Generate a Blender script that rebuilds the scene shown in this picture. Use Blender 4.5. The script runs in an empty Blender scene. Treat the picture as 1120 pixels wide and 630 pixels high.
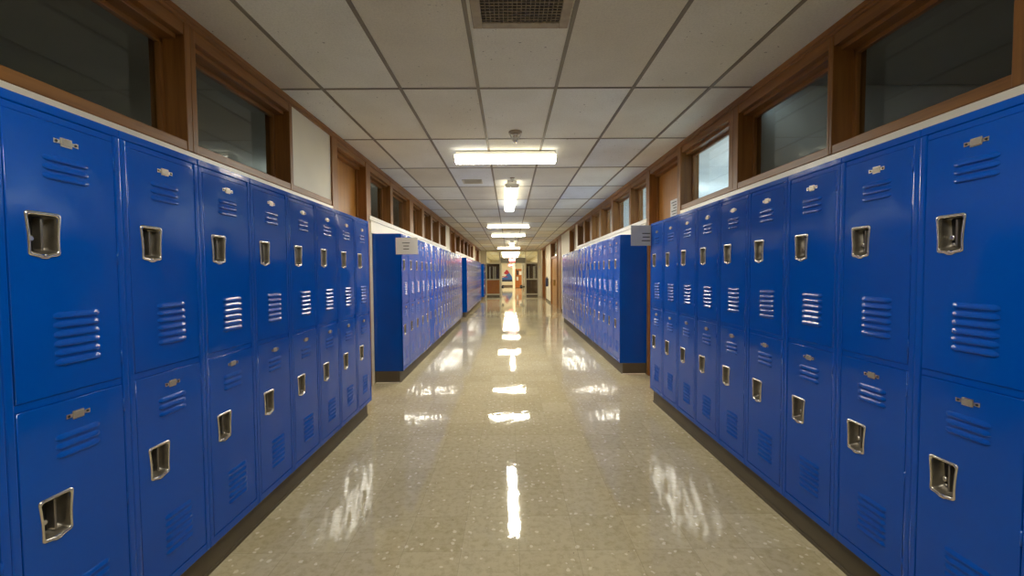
import bpy, bmesh, math, random
from mathutils import Matrix, Vector
random.seed(7)
C = bpy.context.scene.collection
R = math.radians

# ------------------------------------------------------------------ materials
def newmat(name):
    m = bpy.data.materials.new(name); m.use_nodes = True
    nt = m.node_tree
    return m, nt, nt.nodes['Principled BSDF']

def N(nt, t, **kw):
    n = nt.nodes.new(t)
    for k, v in kw.items(): setattr(n, k, v)
    return n

def L(nt, a, b): nt.links.new(a, b)

def srgb(r, g, b):
    def f(c):
        c /= 255.0
        return c / 12.92 if c <= 0.04045 else ((c + 0.055) / 1.055) ** 2.4
    return (f(r), f(g), f(b), 1.0)

def ramp(nt, fac, stops):
    r = N(nt, 'ShaderNodeValToRGB')
    els = r.color_ramp.elements
    els[0].position, els[0].color = stops[0]
    els[1].position, els[1].color = stops[-1]
    for p, c in stops[1:-1]:
        e = els.new(p); e.color = c
    L(nt, fac, r.inputs[0])
    return r.outputs[0]

def math_(nt, op, a, b=None):
    n = N(nt, 'ShaderNodeMath', operation=op)
    for i, v in enumerate((a, b)):
        if v is None: continue
        if isinstance(v, (int, float)): n.inputs[i].default_value = v
        else: L(nt, v, n.inputs[i])
    return n.outputs[0]

def mixc(nt, fac, a, b, mode='MIX'):
    n = N(nt, 'ShaderNodeMix', data_type='RGBA', blend_type=mode)
    for i, v in ((0, fac), (6, a), (7, b)):
        if isinstance(v, (int, float)): n.inputs[i].default_value = v
        elif isinstance(v, tuple): n.inputs[i].default_value = v
        else: L(nt, v, n.inputs[i])
    return n.outputs[2]

def noise(nt, vec, scale, detail=3, rough=0.5):
    n = N(nt, 'ShaderNodeTexNoise')
    n.inputs['Scale'].default_value = scale; n.inputs['Detail'].default_value = detail
    n.inputs['Roughness'].default_value = rough
    if vec is not None: L(nt, vec, n.inputs['Vector'])
    return n.outputs['Fac']

def pos(nt, scale=None):
    g = N(nt, 'ShaderNodeNewGeometry')
    if scale is None: return g.outputs['Position']
    m = N(nt, 'ShaderNodeVectorMath', operation='MULTIPLY')
    m.inputs[1].default_value = scale
    L(nt, g.outputs['Position'], m.inputs[0])
    return m.outputs[0]

def bump(nt, p, height, strength, dist=0.01):
    b = N(nt, 'ShaderNodeBump')
    b.inputs['Strength'].default_value = strength; b.inputs['Distance'].default_value = dist
    L(nt, height, b.inputs['Height']); L(nt, b.outputs[0], p.inputs['Normal'])

def plain(name, col, rough=0.5, metal=0.0, var=0.06, scale=6.0, spec=0.5):
    m, nt, p = newmat(name)
    f = noise(nt, pos(nt), scale, 4)
    d = tuple(c * (1 - var) for c in col[:3]) + (1,)
    u = tuple(min(1, c * (1 + var)) for c in col[:3]) + (1,)
    L(nt, ramp(nt, f, [(0.3, d), (0.7, u)]), p.inputs['Base Color'])
    p.inputs['Roughness'].default_value = rough; p.inputs['Metallic'].default_value = metal
    p.inputs['Specular IOR Level'].default_value = spec
    return m

def blue_paint():
    m, nt, p = newmat('blue enamel')
    f = noise(nt, pos(nt), 3.0, 3)
    L(nt, ramp(nt, f, [(0.3, (0.000, 0.074, 0.46, 1)), (0.7, (0.000, 0.083, 0.50, 1))]), p.inputs['Base Color'])
    p.inputs['Roughness'].default_value = 0.13
    p.inputs['Specular IOR Level'].default_value = 0.38
    # sheet metal is never quite flat: broad oil-canning plus fine orange peel
    a = noise(nt, pos(nt), 3.4, 1)
    b = noise(nt, pos(nt), 260.0, 1)
    h = math_(nt, 'ADD', math_(nt, 'MULTIPLY', a, 1.0), math_(nt, 'MULTIPLY', b, 0.012))
    bump(nt, p, h, 0.62, 0.02)
    return m

def wood(name, stretch, c0, c1, c2, rough=0.38):
    m, nt, p = newmat(name)
    v = pos(nt, stretch)
    f = noise(nt, v, 1.0, 5, 0.6)
    f2 = noise(nt, pos(nt), 1.3, 2)
    col = ramp(nt, f, [(0.28, c0), (0.5, c1), (0.72, c2)])
    col = mixc(nt, 0.35, col, ramp(nt, f2, [(0.3, c0), (0.7, c2)]))
    L(nt, col, p.inputs['Base Color'])
    p.inputs['Roughness'].default_value = rough
    bump(nt, p, f, 0.08, 0.003)
    return m

def emit(name, col, s):
    m, nt, p = newmat(name)
    p.inputs['Base Color'].default_value = col
    p.inputs['Emission Color'].default_value = col
    p.inputs['Emission Strength'].default_value = s
    p.inputs['Roughness'].default_value = 0.4
    return m

def glass_mat(name, tint=(0.90, 0.91, 0.88, 1)):
    m, nt, p = newmat(name)
    nt.nodes.remove(p)
    t = N(nt, 'ShaderNodeBsdfTransparent'); t.inputs[0].default_value = tint
    g = N(nt, 'ShaderNodeBsdfGlossy'); g.inputs['Roughness'].default_value = 0.0
    f = N(nt, 'ShaderNodeFresnel')
    gb = N(nt, 'ShaderNodeNewGeometry')      # thin pane: both faces reflect like the air side
    L(nt, math_(nt, 'SUBTRACT', 1.5, math_(nt, 'MULTIPLY', gb.outputs['Backfacing'], 1.5 - 1 / 1.5)), f.inputs['IOR'])
    mx = N(nt, 'ShaderNodeMixShader')
    L(nt, f.outputs[0], mx.inputs[0]); L(nt, t.outputs[0], mx.inputs[1]); L(nt, g.outputs[0], mx.inputs[2])
    L(nt, mx.outputs[0], nt.nodes['Material Output'].inputs[0])
    return m

GX0, GY0, TW, TL = 0.0685, 3.251, 0.609, 1.203       # ceiling grid: a bay centre line, a cross line, bay size
def ceiling_mat():
    m, nt, p = newmat('acoustic ceiling tile')
    g = N(nt, 'ShaderNodeNewGeometry')
    s = N(nt, 'ShaderNodeSeparateXYZ'); L(nt, g.outputs['Position'], s.inputs[0])
    cx = math_(nt, 'FLOOR', math_(nt, 'DIVIDE', math_(nt, 'SUBTRACT', s.outputs[0], GX0 - TW / 2), TW))
    cy = math_(nt, 'FLOOR', math_(nt, 'DIVIDE', math_(nt, 'SUBTRACT', s.outputs[1], GY0), TL))
    cb = N(nt, 'ShaderNodeCombineXYZ'); L(nt, cx, cb.inputs[0]); L(nt, cy, cb.inputs[1])
    w = N(nt, 'ShaderNodeTexWhiteNoise', noise_dimensions='3D'); L(nt, cb.outputs[0], w.inputs['Vector'])
    base = ramp(nt, w.outputs['Value'], [(0.0, srgb(228, 221, 202)), (0.35, srgb(240, 238, 226)),
                                         (0.7, srgb(246, 247, 240)), (1.0, srgb(232, 238, 246))])
    blot = noise(nt, pos(nt), 2.2, 3)
    base = mixc(nt, 1.0, base, ramp(nt, blot, [(0.3, (0.93, 0.92, 0.90, 1)), (0.6, (1, 1, 1, 1))]), 'MULTIPLY')
    fine = noise(nt, pos(nt), 90.0, 2)
    base = mixc(nt, 1.0, base, ramp(nt, fine, [(0.3, (0.91, 0.905, 0.90, 1)), (0.6, (1, 1, 1, 1))]), 'MULTIPLY')
    # scattered soot specks, only on some tiles
    sp = noise(nt, pos(nt), 38.0, 1)
    patch = noise(nt, pos(nt), 1.7, 1)
    k = math_(nt, 'MULTIPLY', math_(nt, 'GREATER_THAN', sp, 0.755), math_(nt, 'GREATER_THAN', patch, 0.53))
    base = mixc(nt, math_(nt, 'MULTIPLY', k, 0.7), base, srgb(130, 120, 106))
    L(nt, base, p.inputs['Base Color'])
    p.inputs['Roughness'].default_value = 0.9; p.inputs['Specular IOR Level'].default_value = 0.2
    bump(nt, p, fine, 0.25, 0.004)
    return m

def floor_mat():
    m, nt, p = newmat('waxed vinyl tile')
    g = N(nt, 'ShaderNodeNewGeometry')
    s = N(nt, 'ShaderNodeSeparateXYZ'); L(nt, g.outputs['Position'], s.inputs[0])
    T = 0.3048
    ux = math_(nt, 'DIVIDE', math_(nt, 'ADD', s.outputs[0], 10.02), T)
    uy = math_(nt, 'DIVIDE', math_(nt, 'ADD', s.outputs[1], 10.11), T)
    cb = N(nt, 'ShaderNodeCombineXYZ')
    L(nt, math_(nt, 'FLOOR', ux), cb.inputs[0]); L(nt, math_(nt, 'FLOOR', uy), cb.inputs[1])
    w = N(nt, 'ShaderNodeTexWhiteNoise', noise_dimensions='3D'); L(nt, cb.outputs[0], w.inputs['Vector'])
    base = ramp(nt, w.outputs['Value'], [(0.0, srgb(199, 186, 150)), (0.5, srgb(204, 191, 156)), (1.0, srgb(209, 197, 162))])
    mott = noise(nt, pos(nt), 26.0, 5, 0.65)
    base = mixc(nt, 1.0, base, ramp(nt, mott, [(0.3, (0.80, 0.77, 0.71, 1)), (0.55, (1, 1, 1, 1)), (0.75, (1.0, 1.0, 0.98, 1))]), 'MULTIPLY')
    # pale chips in the vinyl
    v = N(nt, 'ShaderNodeTexVoronoi', feature='F1'); v.inputs['Scale'].default_value = 24.0
    v.inputs['Randomness'].default_value = 1.0
    jit = N(nt, 'ShaderNodeTexNoise'); jit.inputs['Scale'].default_value = 30.0
    add = N(nt, 'ShaderNodeVectorMath', operation='MULTIPLY_ADD')
    add.inputs[1].default_value = (0.03, 0.03, 0.03)
    L(nt, g.outputs['Position'], jit.inputs['Vector'])
    L(nt, jit.outputs['Color'], add.inputs[0]); L(nt, g.outputs['Position'], add.inputs[2])
    L(nt, add.outputs[0], v.inputs['Vector'])
    chip = math_(nt, 'LESS_THAN', v.outputs['Distance'], 0.24)
    sel = N(nt, 'ShaderNodeSeparateColor'); L(nt, v.outputs['Color'], sel.inputs[0])
    chip = math_(nt, 'MULTIPLY', chip, math_(nt, 'GREATER_THAN', sel.outputs[0], 0.62))
    base = mixc(nt, math_(nt, 'MULTIPLY', chip, 0.62), base, srgb(246, 238, 214))
    dark = math_(nt, 'MULTIPLY', math_(nt, 'LESS_THAN', v.outputs['Distance'], 0.11), math_(nt, 'LESS_THAN', sel.outputs[0], 0.10))
    base = mixc(nt, math_(nt, 'MULTIPLY', dark, 0.5), base, srgb(105, 88, 62))
    # tile joints
    fx = math_(nt, 'FRACT', ux); fy = math_(nt, 'FRACT', uy)
    jx = math_(nt, 'MAXIMUM', math_(nt, 'LESS_THAN', fx, 0.007), math_(nt, 'LESS_THAN', fy, 0.007))
    base = mixc(nt, math_(nt, 'MULTIPLY', jx, 0.35), base, srgb(112, 98, 70))
    L(nt, base, p.inputs['Base Color'])
    rg = noise(nt, pos(nt), 3.0, 3)
    rr = N(nt, 'ShaderNodeMapRange'); L(nt, rg, rr.inputs[0])
    rr.inputs[3].default_value = 0.018; rr.inputs[4].default_value = 0.045
    L(nt, rr.outputs[0], p.inputs['Roughness'])
    p.inputs['Specular IOR Level'].default_value = 0.62
    wav = math_(nt, 'ADD', noise(nt, pos(nt), 3.2, 1), math_(nt, 'MULTIPLY', noise(nt, pos(nt), 11.0, 2), 0.50))
    bump(nt, p, wav, 0.058, 0.02)
    return m

M = {}
M['blue'] = blue_paint()
M['steel'] = plain('brushed steel', srgb(224, 221, 214), 0.26, 1.0, 0.08, 40)
M['pocket'] = plain('shaded steel pocket', srgb(146, 140, 130), 0.4, 0.9, 0.15, 30)  # steel darkened to put shade into the handle pocket
M['dark'] = plain('recess shade and screws', srgb(34, 32, 32), 0.6)  # near-black: shade painted into handle pockets and duct, also plate screws
M['platef'] = plain('number plate face', srgb(178, 172, 160), 0.35, 0.6, 0.06, 60)
M['plinth'] = plain('dark rubber base', srgb(92, 82, 64), 0.55, 0, 0.12, 5)
wc = (srgb(112, 72, 30), srgb(150, 100, 46), srgb(170, 118, 60))
M['wood_y'] = wood('oak along hall', (26, 1.6, 26), *wc)
M['wood_z'] = wood('oak upright', (26, 26, 1.6), *wc)
M['leaf'] = wood('oak door veneer', (14, 14, 0.8), srgb(152, 101, 42), srgb(174, 119, 52), srgb(188, 133, 64), 0.35)
M['cream'] = plain('cream wall paint', srgb(232, 224, 198), 0.45, 0, 0.03, 3)
M['sill'] = plain('cream gloss sill', srgb(250, 241, 220), 0.3, 0, 0.03, 3)
M['panel'] = plain('cream infill panel', srgb(218, 211, 186), 0.4, 0, 0.05, 2.5)
M['frame'] = plain('painted metal frame', srgb(208, 202, 178), 0.4, 0, 0.05, 3)
M['header'] = plain('grey header panel', srgb(150, 150, 132), 0.45, 0, 0.05, 3)
M['tbar'] = plain('ceiling tee bar', srgb(134, 124, 106), 0.5, 0, 0.12, 4)
M['ceil'] = ceiling_mat()
M['floor'] = floor_mat()
M['glass'] = glass_mat('window glass')
M['white'] = plain('white enamel', srgb(226, 222, 210), 0.35, 0, 0.04, 8)
M['paper'] = plain('white paper', srgb(226, 226, 224), 0.7, 0, 0.03, 12)
M['ink'] = plain('black ink', srgb(50, 48, 46), 0.7)
M['vent'] = plain('dusty vent frame', srgb(168, 154, 132), 0.6, 0, 0.15, 18)
M['grid'] = plain('dusty grille wire', srgb(146, 132, 110), 0.6, 0, 0.2, 30)
M['room'] = plain('shaded classroom paint', srgb(180, 180, 168), 0.8, 0, 0.08, 2)  # darker copy of the classroom paint, dimness put into the colour
M['roomlit'] = plain('classroom paint', srgb(226, 230, 230), 0.8, 0, 0.05, 2)  # lighter copy of the same paint, for the bright room
M['lens'] = emit('lit acrylic lens', (1.0, 0.955, 0.82, 1), 22.0)
M['lens_side'] = emit('lit prismatic lens side', (1.0, 0.94, 0.78, 1), 1.7)
M['cool'] = emit('cool fill lens', (0.80, 0.92, 1.0, 1), 3.2)
M['red'] = emit('lit red sign face', (1.0, 0.05, 0.05, 1), 2.2)
M['redwhite'] = emit('lit sign letters', (1.0, 0.75, 0.7, 1), 3.0)
M['black'] = plain('black plastic', srgb(26, 26, 28), 0.4)
M['orange'] = wood('orange birch', (14, 14, 1.2), srgb(196, 120, 50), srgb(208, 132, 58), srgb(218, 144, 70))
M['walnut'] = wood('brown stained wood', (14, 14, 1.2), srgb(84, 62, 40), srgb(104, 80, 52), srgb(118, 92, 62))
M['mural_red'] = plain('mural red', srgb(190, 50, 60), 0.6)
M['mural_blue'] = plain('mural blue', srgb(50, 100, 180), 0.6)
M['mural_navy'] = plain('mural navy', srgb(40, 46, 74), 0.6)
M['brass'] = plain('satin brass', srgb(190, 160, 96), 0.3, 1.0)

# ------------------------------------------------------------------ mesh helpers
def box(bm, x0, x1, y0, y1, z0, z1, bev=0.0, mi=0, seg=2):
    x0, x1 = min(x0, x1), max(x0, x1); y0, y1 = min(y0, y1), max(y0, y1); z0, z1 = min(z0, z1), max(z0, z1)
    t = bmesh.new()
    bmesh.ops.create_cube(t, size=1.0)
    bmesh.ops.scale(t, vec=(x1 - x0, y1 - y0, z1 - z0), verts=t.verts)
    bmesh.ops.translate(t, vec=((x0 + x1) / 2, (y0 + y1) / 2, (z0 + z1) / 2), verts=t.verts)
    if bev > 0:
        bmesh.ops.bevel(t, geom=list(t.edges), offset=bev, segments=seg, profile=0.5, affect='EDGES')
    merge(bm, t, mi)

def merge(bm, t, mi=None, mat=None):
    vm = {}
    for v in t.verts:
        vm[v] = bm.verts.new(mat @ v.co if mat is not None else v.co)
    for f in t.faces:
        try:
            nf = bm.faces.new([vm[v] for v in f.verts])
            nf.material_index = f.material_index if mi is None else mi
            nf.smooth = f.smooth
        except ValueError:
            pass
    t.free()

def lathe(bm, prof, center, axis='Z', n=24, mi=0, smooth=True):
    # prof: list of (radius, height) along the axis
    cx, cy, cz = center
    rings = []
    for r, h in prof:
        ring = []
        for i in range(n):
            a = 2 * math.pi * i / n
            u, v = r * math.cos(a), r * math.sin(a)
            co = {'Z': (cx + u, cy + v, cz + h), 'Y': (cx + u, cy + h, cz + v), 'X': (cx + h, cy + u, cz + v)}[axis]
            ring.append(bm.verts.new(co))
        rings.append(ring)
    for a, b in zip(rings, rings[1:]):
        for i in range(n):
            j = (i + 1) % n
            f = bm.faces.new((a[i], a[j], b[j], b[i])); f.material_index = mi; f.smooth = smooth
    for ring in (rings[0], rings[-1]):
        f = bm.faces.new(ring); f.material_index = mi

def prism(bm, pts, y0, y1, mi=0):
    # outline in x-z extruded along y
    a = [bm.verts.new((x, y0, z)) for x, z in pts]
    b = [bm.verts.new((x, y1, z)) for x, z in pts]
    n = len(pts)
    fs = [bm.faces.new(a), bm.faces.new(b[::-1])]
    for i in range(n):
        j = (i + 1) % n
        fs.append(bm.faces.new((a[j], a[i], b[i], b[j])))
    for f in fs: f.material_index = mi

def obj(name, bm, mats, parent=None, loc=None):
    bmesh.ops.recalc_face_normals(bm, faces=bm.faces)
    me = bpy.data.meshes.new(name); bm.to_mesh(me); bm.free()
    for m in (mats if isinstance(mats, (list, tuple)) else [mats]): me.materials.append(M[m])
    o = bpy.data.objects.new(name, me); C.objects.link(o)
    if parent is not None: o.parent = parent
    if loc is not None: o.location = loc
    return o

def tag(o, label, cat, group=None):
    o['label'] = label; o['category'] = cat
    if group: o['group'] = group
    return o

def empty(name, loc=(0, 0, 0), rz=0.0):
    o = bpy.data.objects.new(name, None); C.objects.link(o)
    o.location = loc; o.rotation_euler = (0, 0, rz); o.empty_display_size = 0.1
    return o

def structure(o):
    o['kind'] = 'structure'; return o

def dup(root, loc=None, rz=None):
    r = root.copy(); C.objects.link(r)
    if loc is not None: r.location = loc
    if rz is not None: r.rotation_euler = (0, 0, rz)
    for ch in list(root.children):
        c = ch.copy(); C.objects.link(c); c.parent = r
        for g in list(ch.children):
            d = g.copy(); C.objects.link(d); d.parent = c
    return r

# ------------------------------------------------------------------ camera
F = 445.0
VX, VY, ROLL = 557.5, 299.0, R(0.42)
EYE = 1.454
v = Vector(((VX - 560) / F, (315 - VY) / F, -1.0)).normalized()
a = Vector((-math.sin(ROLL), math.cos(ROLL), 0.0))
w = (a - v * a.dot(v)).normalized()
xw = v.cross(w)
rot = Matrix((xw, v, w))            # rows: world axes seen from the camera
cam_d = bpy.data.cameras.new('camera'); cam = bpy.data.objects.new('camera', cam_d); C.objects.link(cam)
cam_d.sensor_width = 36.0; cam_d.lens = F / 1120 * 36.0; cam_d.clip_start = 0.02; cam_d.clip_end = 300
cam.matrix_world = Matrix.Translation((0, 0, EYE)) @ rot.to_4x4()
bpy.context.scene.camera = cam

# ------------------------------------------------------------------ dimensions
WL, WR = -1.813, 1.953              # wall planes
FL, FR = -1.433, 1.569              # locker fronts
CEIL = 2.909
YN, YE, YF = -4.0, 25.5, 45.0       # near end wall, glazed screen, far wall
ZB, ZT = 0.16, 1.99                 # locker bottom and top
WT = 0.2                            # wall thickness

# ------------------------------------------------------------------ floor and ceiling
bm = bmesh.new(); box(bm, -4.5, 4.5, YN - 0.2, YF + 0.2, -0.1, 0.0)
structure(obj('floor', bm, 'floor'))

bm = bmesh.new(); box(bm, WL - 0.02, WR + 0.02, YN - 0.2, YE + 0.05, CEIL, CEIL + 0.1)
box(bm, -4.5, 4.5, YE + 0.05, YF + 0.2, CEIL, CEIL + 0.1)
ceiling = structure(obj('ceiling', bm, 'ceil'))
# tee bars of the suspended ceiling
bm = bmesh.new()
BW = 0.0125
for k in range(-3, 3):
    x = GX0 + TW * (k + 0.5)
    if WL < x < WR: box(bm, x - BW, x + BW, YN, YE - 0.06, CEIL - 0.006, CEIL + 0.002)
y = GY0 - TL * 6
while y < YE - 0.2:
    if y > YN: box(bm, WL + 0.03, WR - 0.03, y - BW * 0.8, y + BW * 0.8, CEIL - 0.0045, CEIL + 0.001)
    y += TL
obj('grid_bars', bm, 'tbar', ceiling)
bm = bmesh.new()
for k in range(-7, 8):
    x = GX0 + TW * (k + 0.5)
    if -4.4 < x < 4.4: box(bm, x - BW, x + BW, YE + 0.06, YF, CEIL - 0.006, CEIL + 0.002)
while y < YF:
    box(bm, -4.4, 4.4, y - BW * 0.8, y + BW * 0.8, CEIL - 0.0045, CEIL + 0.001); y += TL
obj('grid_bars', bm, 'tbar', ceiling)

# ------------------------------------------------------------------ corridor walls, windows and doors
win_n = [0]; door_n = [0]; trim_n = [0]
def xs(side, d):
    """distance d out of the hall from the wall face (negative = into the hall)"""
    return WL - d if side < 0 else WR + d

SILL0, SILL1, HEAD0 = 2.157, 2.211, 2.775
def window(side, y0, y1, m0, m1, pale=False):
    """opening y0..y1; timber on both sides m0, m1 wide"""
    win_n[0] += 1
    bm = bmesh.new()
    X = lambda d: xs(side, d)
    # jamb posts
    box(bm, X(-0.012), X(0.19), y0 - m0, y0, SILL0, 2.87, 0.004, 1)
    box(bm, X(-0.012), X(0.19), y1, y1 + m1, SILL0, 2.87, 0.004, 1)
    # sill and head
    sx = 2 if pale else 0
    box(bm, X(-0.03 if pale else -0.008), X(0.195), y0 - m0, y1 + m1, SILL0 if not pale else SILL0 - 0.005, SILL1, 0.005, sx)
    box(bm, X(-0.008), X(0.19), y0, y1, HEAD0 + 0.02, 2.87, 0.003, 0)
    box(bm, X(0.035), X(0.18), y0, y1, HEAD0 - 0.005, HEAD0 + 0.03, 0.003, 0)
    # stop beads round the glass
    box(bm, X(0.11), X(0.14), y0, y0 + 0.022, SILL1, HEAD0, 0.003, 1)
    box(bm, X(0.11), X(0.14), y1 - 0.022, y1, SILL1, HEAD0, 0.003, 1)
    box(bm, X(0.11), X(0.14), y0, y1, SILL1, SILL1 + 0.018, 0.003, 0)
    box(bm, X(0.11), X(0.14), y0, y1, HEAD0 - 0.03, HEAD0, 0.003, 0)
    o = structure(obj('window_%d' % win_n[0], bm, ['wood_y', 'wood_z', 'sill']))
    g = bmesh.new(); box(g, X(0.145), X(0.150), y0 + 0.002, y1 - 0.002, SILL1 + 0.002, HEAD0 - 0.002)
    obj('pane', g, 'glass', o)
    return o

def door(side, y0, y1, c0, c1, leafmat='leaf', low=True, gap_leaf=None):
    """door opening y0..y1, casing c0, c1 wide, full height with a panel above the leaf"""
    door_n[0] += 1
    bm = bmesh.new(); X = lambda d: xs(side, d)
    box(bm, X(-0.018), X(0.19), y0 - c0, y0, 0, 2.87, 0.005, 1)
    box(bm, X(-0.018), X(0.19), y1, y1 + c1, 0, 2.87, 0.005, 1)
    box(bm, X(-0.01), X(0.19), y0, y1, 2.80, 2.87, 0.004, 0)
    box(bm, X(0.06), X(0.18), y0, y1, 2.765, 2.80, 0.003, 0)
    box(bm, X(0.09), X(0.11), y0, y0 + 0.02, 0, 2.77, 0.003, 1)
    box(bm, X(0.09), X(0.11), y1 - 0.02, y1, 0, 2.77, 0.003, 1)
    o = structure(obj('door_%d' % door_n[0], bm, ['wood_y', 'wood_z']))
    b = bmesh.new(); box(b, X(0.115), X(0.155), y0 + 0.004, y1 - 0.004, 0.008, 2.098, 0.002)
    lf = obj('door_leaf', b, leafmat, o)
    b = bmesh.new(); box(b, X(0.115), X(0.155), y0 + 0.004, y1 - 0.004, 2.102, 2.764, 0.002)
    obj('transom_panel', b, leafmat, o)
    h = bmesh.new()
    s = 1 if side > 0 else -1
    lathe(h, [(0.028, 0.0), (0.028, -0.006 * s), (0.011, -0.008 * s), (0.011, -0.035 * s), (0.026, -0.04 * s), (0.029, -0.055 * s), (0.022, -0.068 * s), (0.004, -0.07 * s)],
          (X(0.115), y0 + 0.07, 0.98), 'X', 16)
    obj('door_knob', h, 'brass', lf)
    return o

def crown(side, y0, y1):
    trim_n[0] += 1
    bm = bmesh.new(); X = lambda d: xs(side, d)
    box(bm, X(-0.034), X(0.1), y0, y1, 2.878, CEIL, 0.004)
    box(bm, X(-0.024), X(0.1), y0, y1, 2.862, 2.88, 0.003)
    return structure(obj('trim_%d' % trim_n[0], bm, 'wood_y'))

# --- left wall
piers_l = [(3.446, 4.187), (11.6, 12.38), (20.3, 21.4), (24.0, YE)]
low_l = [(YN, 4.187), (5.25, 12.40), (13.55, 21.4), (24.0, YE)]
win_l = [(0.26, 1.24, .04, .04, 0), (1.32, 2.322, .04, .0405, 0), (2.403, 3.402, .0405, .044, 0),
         (5.345, 6.238, .09, .06, 1), (6.36, 7.437, .06, .125, 1), (7.69, 8.46, .125, .115, 1), (8.69, 9.41, .115, .10, 1),
         (9.61, 10.45, .10, .11, 1), (10.67, 11.52, .11, .08, 1),
         (13.72, 14.8, .07, .1, 1), (15.0, 16.1, .1, .1, 1), (16.3, 17.4, .1, .1, 1), (17.6, 18.7, .1, .1, 1), (18.9, 20.15, .1, .15, 1),
         (-1.0, 0.18, .04, .04, 0), (-2.4, -1.08, .04, .04, 0), (-3.9, -2.48, .1, .04, 0)]
for y0, y1, m0, m1, p in win_l: window(-1, y0, y1, m0, m1, p)
door(-1, 4.32, 5.168, 0.133, 0.085)
door(-1, 12.50, 13.45, 0.10, 0.10)
door(-1, 21.5, 23.9, 0.10, 0.10)
def wall_mesh(side, lows, piers):
    bm = bmesh.new(); X = lambda d: xs(side, d)
    for y0, y1 in lows: box(bm, X(0), X(WT), y0, y1, 0, SILL0 - 0.001)
    for y0, y1 in piers: box(bm, X(0), X(WT), y0, y1, SILL0 - 0.001, CEIL)
    return bm
structure(obj('wall_left', wall_mesh(-1, low_l, piers_l), 'cream'))
crown(-1, YN, YE - 0.06)
# oak sill strip under the cream infill panel next to the first door
bm = bmesh.new(); box(bm, WL - 0.02, WL + 0.008, 3.446, 4.187, SILL0, SILL1, 0.005)
trim_n[0] += 1; structure(obj('trim_%d' % trim_n[0], bm, 'wood_y'))

# --- right wall
piers_r = [(11.66, 12.07), (13.2, 15.42), (19.3, 21.9), (24.2, YE)]
low_r = [(YN, 4.627), (5.725, 12.07), (13.2, 15.42), (19.3, 21.9), (24.2, YE)]
win_r = [(0.55, 1.502, .04, .042, 0), (1.589, 2.4673, .0435, .02, 0), (2.5076, 3.4806, .02, .0715, 0), (3.6244, 4.617, .0715, .01, 0),
         (5.81, 6.54, .08, .045, 1), (6.63, 7.66, .045, .07, 1), (7.80, 8.65, .07, .085, 1), (8.82, 9.60, .085, .11, 1),
         (9.82, 10.53, .11, .08, 1), (10.70, 11.58, .08, .08, 1),
         (-0.9, 0.47, .04, .04, 0), (-2.4, -0.98, .04, .04, 0), (-3.9, -2.48, .1, .04, 0)]
for y0, y1, m0, m1, p in win_r: window(1, y0, y1, m0, m1, p)
door(1, 4.717, 5.654, 0.09, 0.075)
door(1, 12.16, 13.12, 0.09, 0.08, 'walnut')
structure(obj('wall_right', wall_mesh(1, low_r, piers_r), 'cream'))
crown(1, YN, 13.2)
for y0, y1 in ((13.2, 15.4), (19.3, 21.9)):
    bm = bmesh.new(); box(bm, WR - 0.012, WR + 0.0, y0, y1, 0, 0.1, 0.003)
    trim_n[0] += 1
    structure(obj('baseboard_right' if y0 < 15 else 'baseboard_right_far', bm, 'plinth'))
# wide oak door beyond the right-hand lockers: dark side panel, leaf, glazed transom
door_n[0] += 1
bm = bmesh.new()
for y0, y1 in ((15.42, 15.54), (16.62, 16.74), (19.1, 19.3)): box(bm, WR - 0.02, WR + 0.19, y0, y1, 0, CEIL, 0.005)
box(bm, WR + 0.0, WR + 0.18, 16.74, 19.1, 2.10, 2.2, 0.004); box(bm, WR - 0.01, WR + 0.18, 15.54, 19.1, 2.82, CEIL, 0.004)
box(bm, WR + 0.01, WR + 0.06, 15.54, 16.62, 0, 2.82, 0.004)
d5 = structure(obj('door_%d' % door_n[0], bm, 'wood_z'))
for y0, y1 in ((16.745, 17.915), (17.925, 19.095)):
    bm = bmesh.new(); box(bm, WR + 0.03, WR + 0.075, y0, y1, 0.008, 2.096, 0.003)
    lf = obj('door_leaf', bm, 'leaf', d5)
    h = bmesh.new(); box(h, WR - 0.03, WR + 0.03, 17.83 if y0 < 17 else 17.97, 17.86 if y0 < 17 else 18.0, 0.9, 1.15, 0.004)
    obj('door_handle', h, 'brass', lf)
bm = bmesh.new(); box(bm, WR + 0.08, WR + 0.085, 16.745, 19.095, 2.205, 2.815); obj('transom_pane', bm, 'glass', d5)
door(1, 22.05, 24.05, 0.15, 0.15)
crown(1, 13.2, YE - 0.06)

# cream board along the wall just above the lockers
for side, spans in ((-1, ((YN, 4.18), (5.31, 12.38), (13.56, 21.38))), (1, ((YN, 4.62), (5.79, 12.06)))):
    for y0, y1 in spans:
        bm = bmesh.new(); box(bm, xs(side, -0.022), xs(side, 0.01), y0, y1, 1.996, 2.150, 0.003)
        trim_n[0] += 1; structure(obj('trim_%d' % trim_n[0], bm, 'sill'))

# near end wall behind the camera
bm = bmesh.new(); box(bm, WL - WT, WR + WT, YN - 0.2, YN, 0, CEIL)
structure(obj('wall_near', bm, 'cream'))

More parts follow.
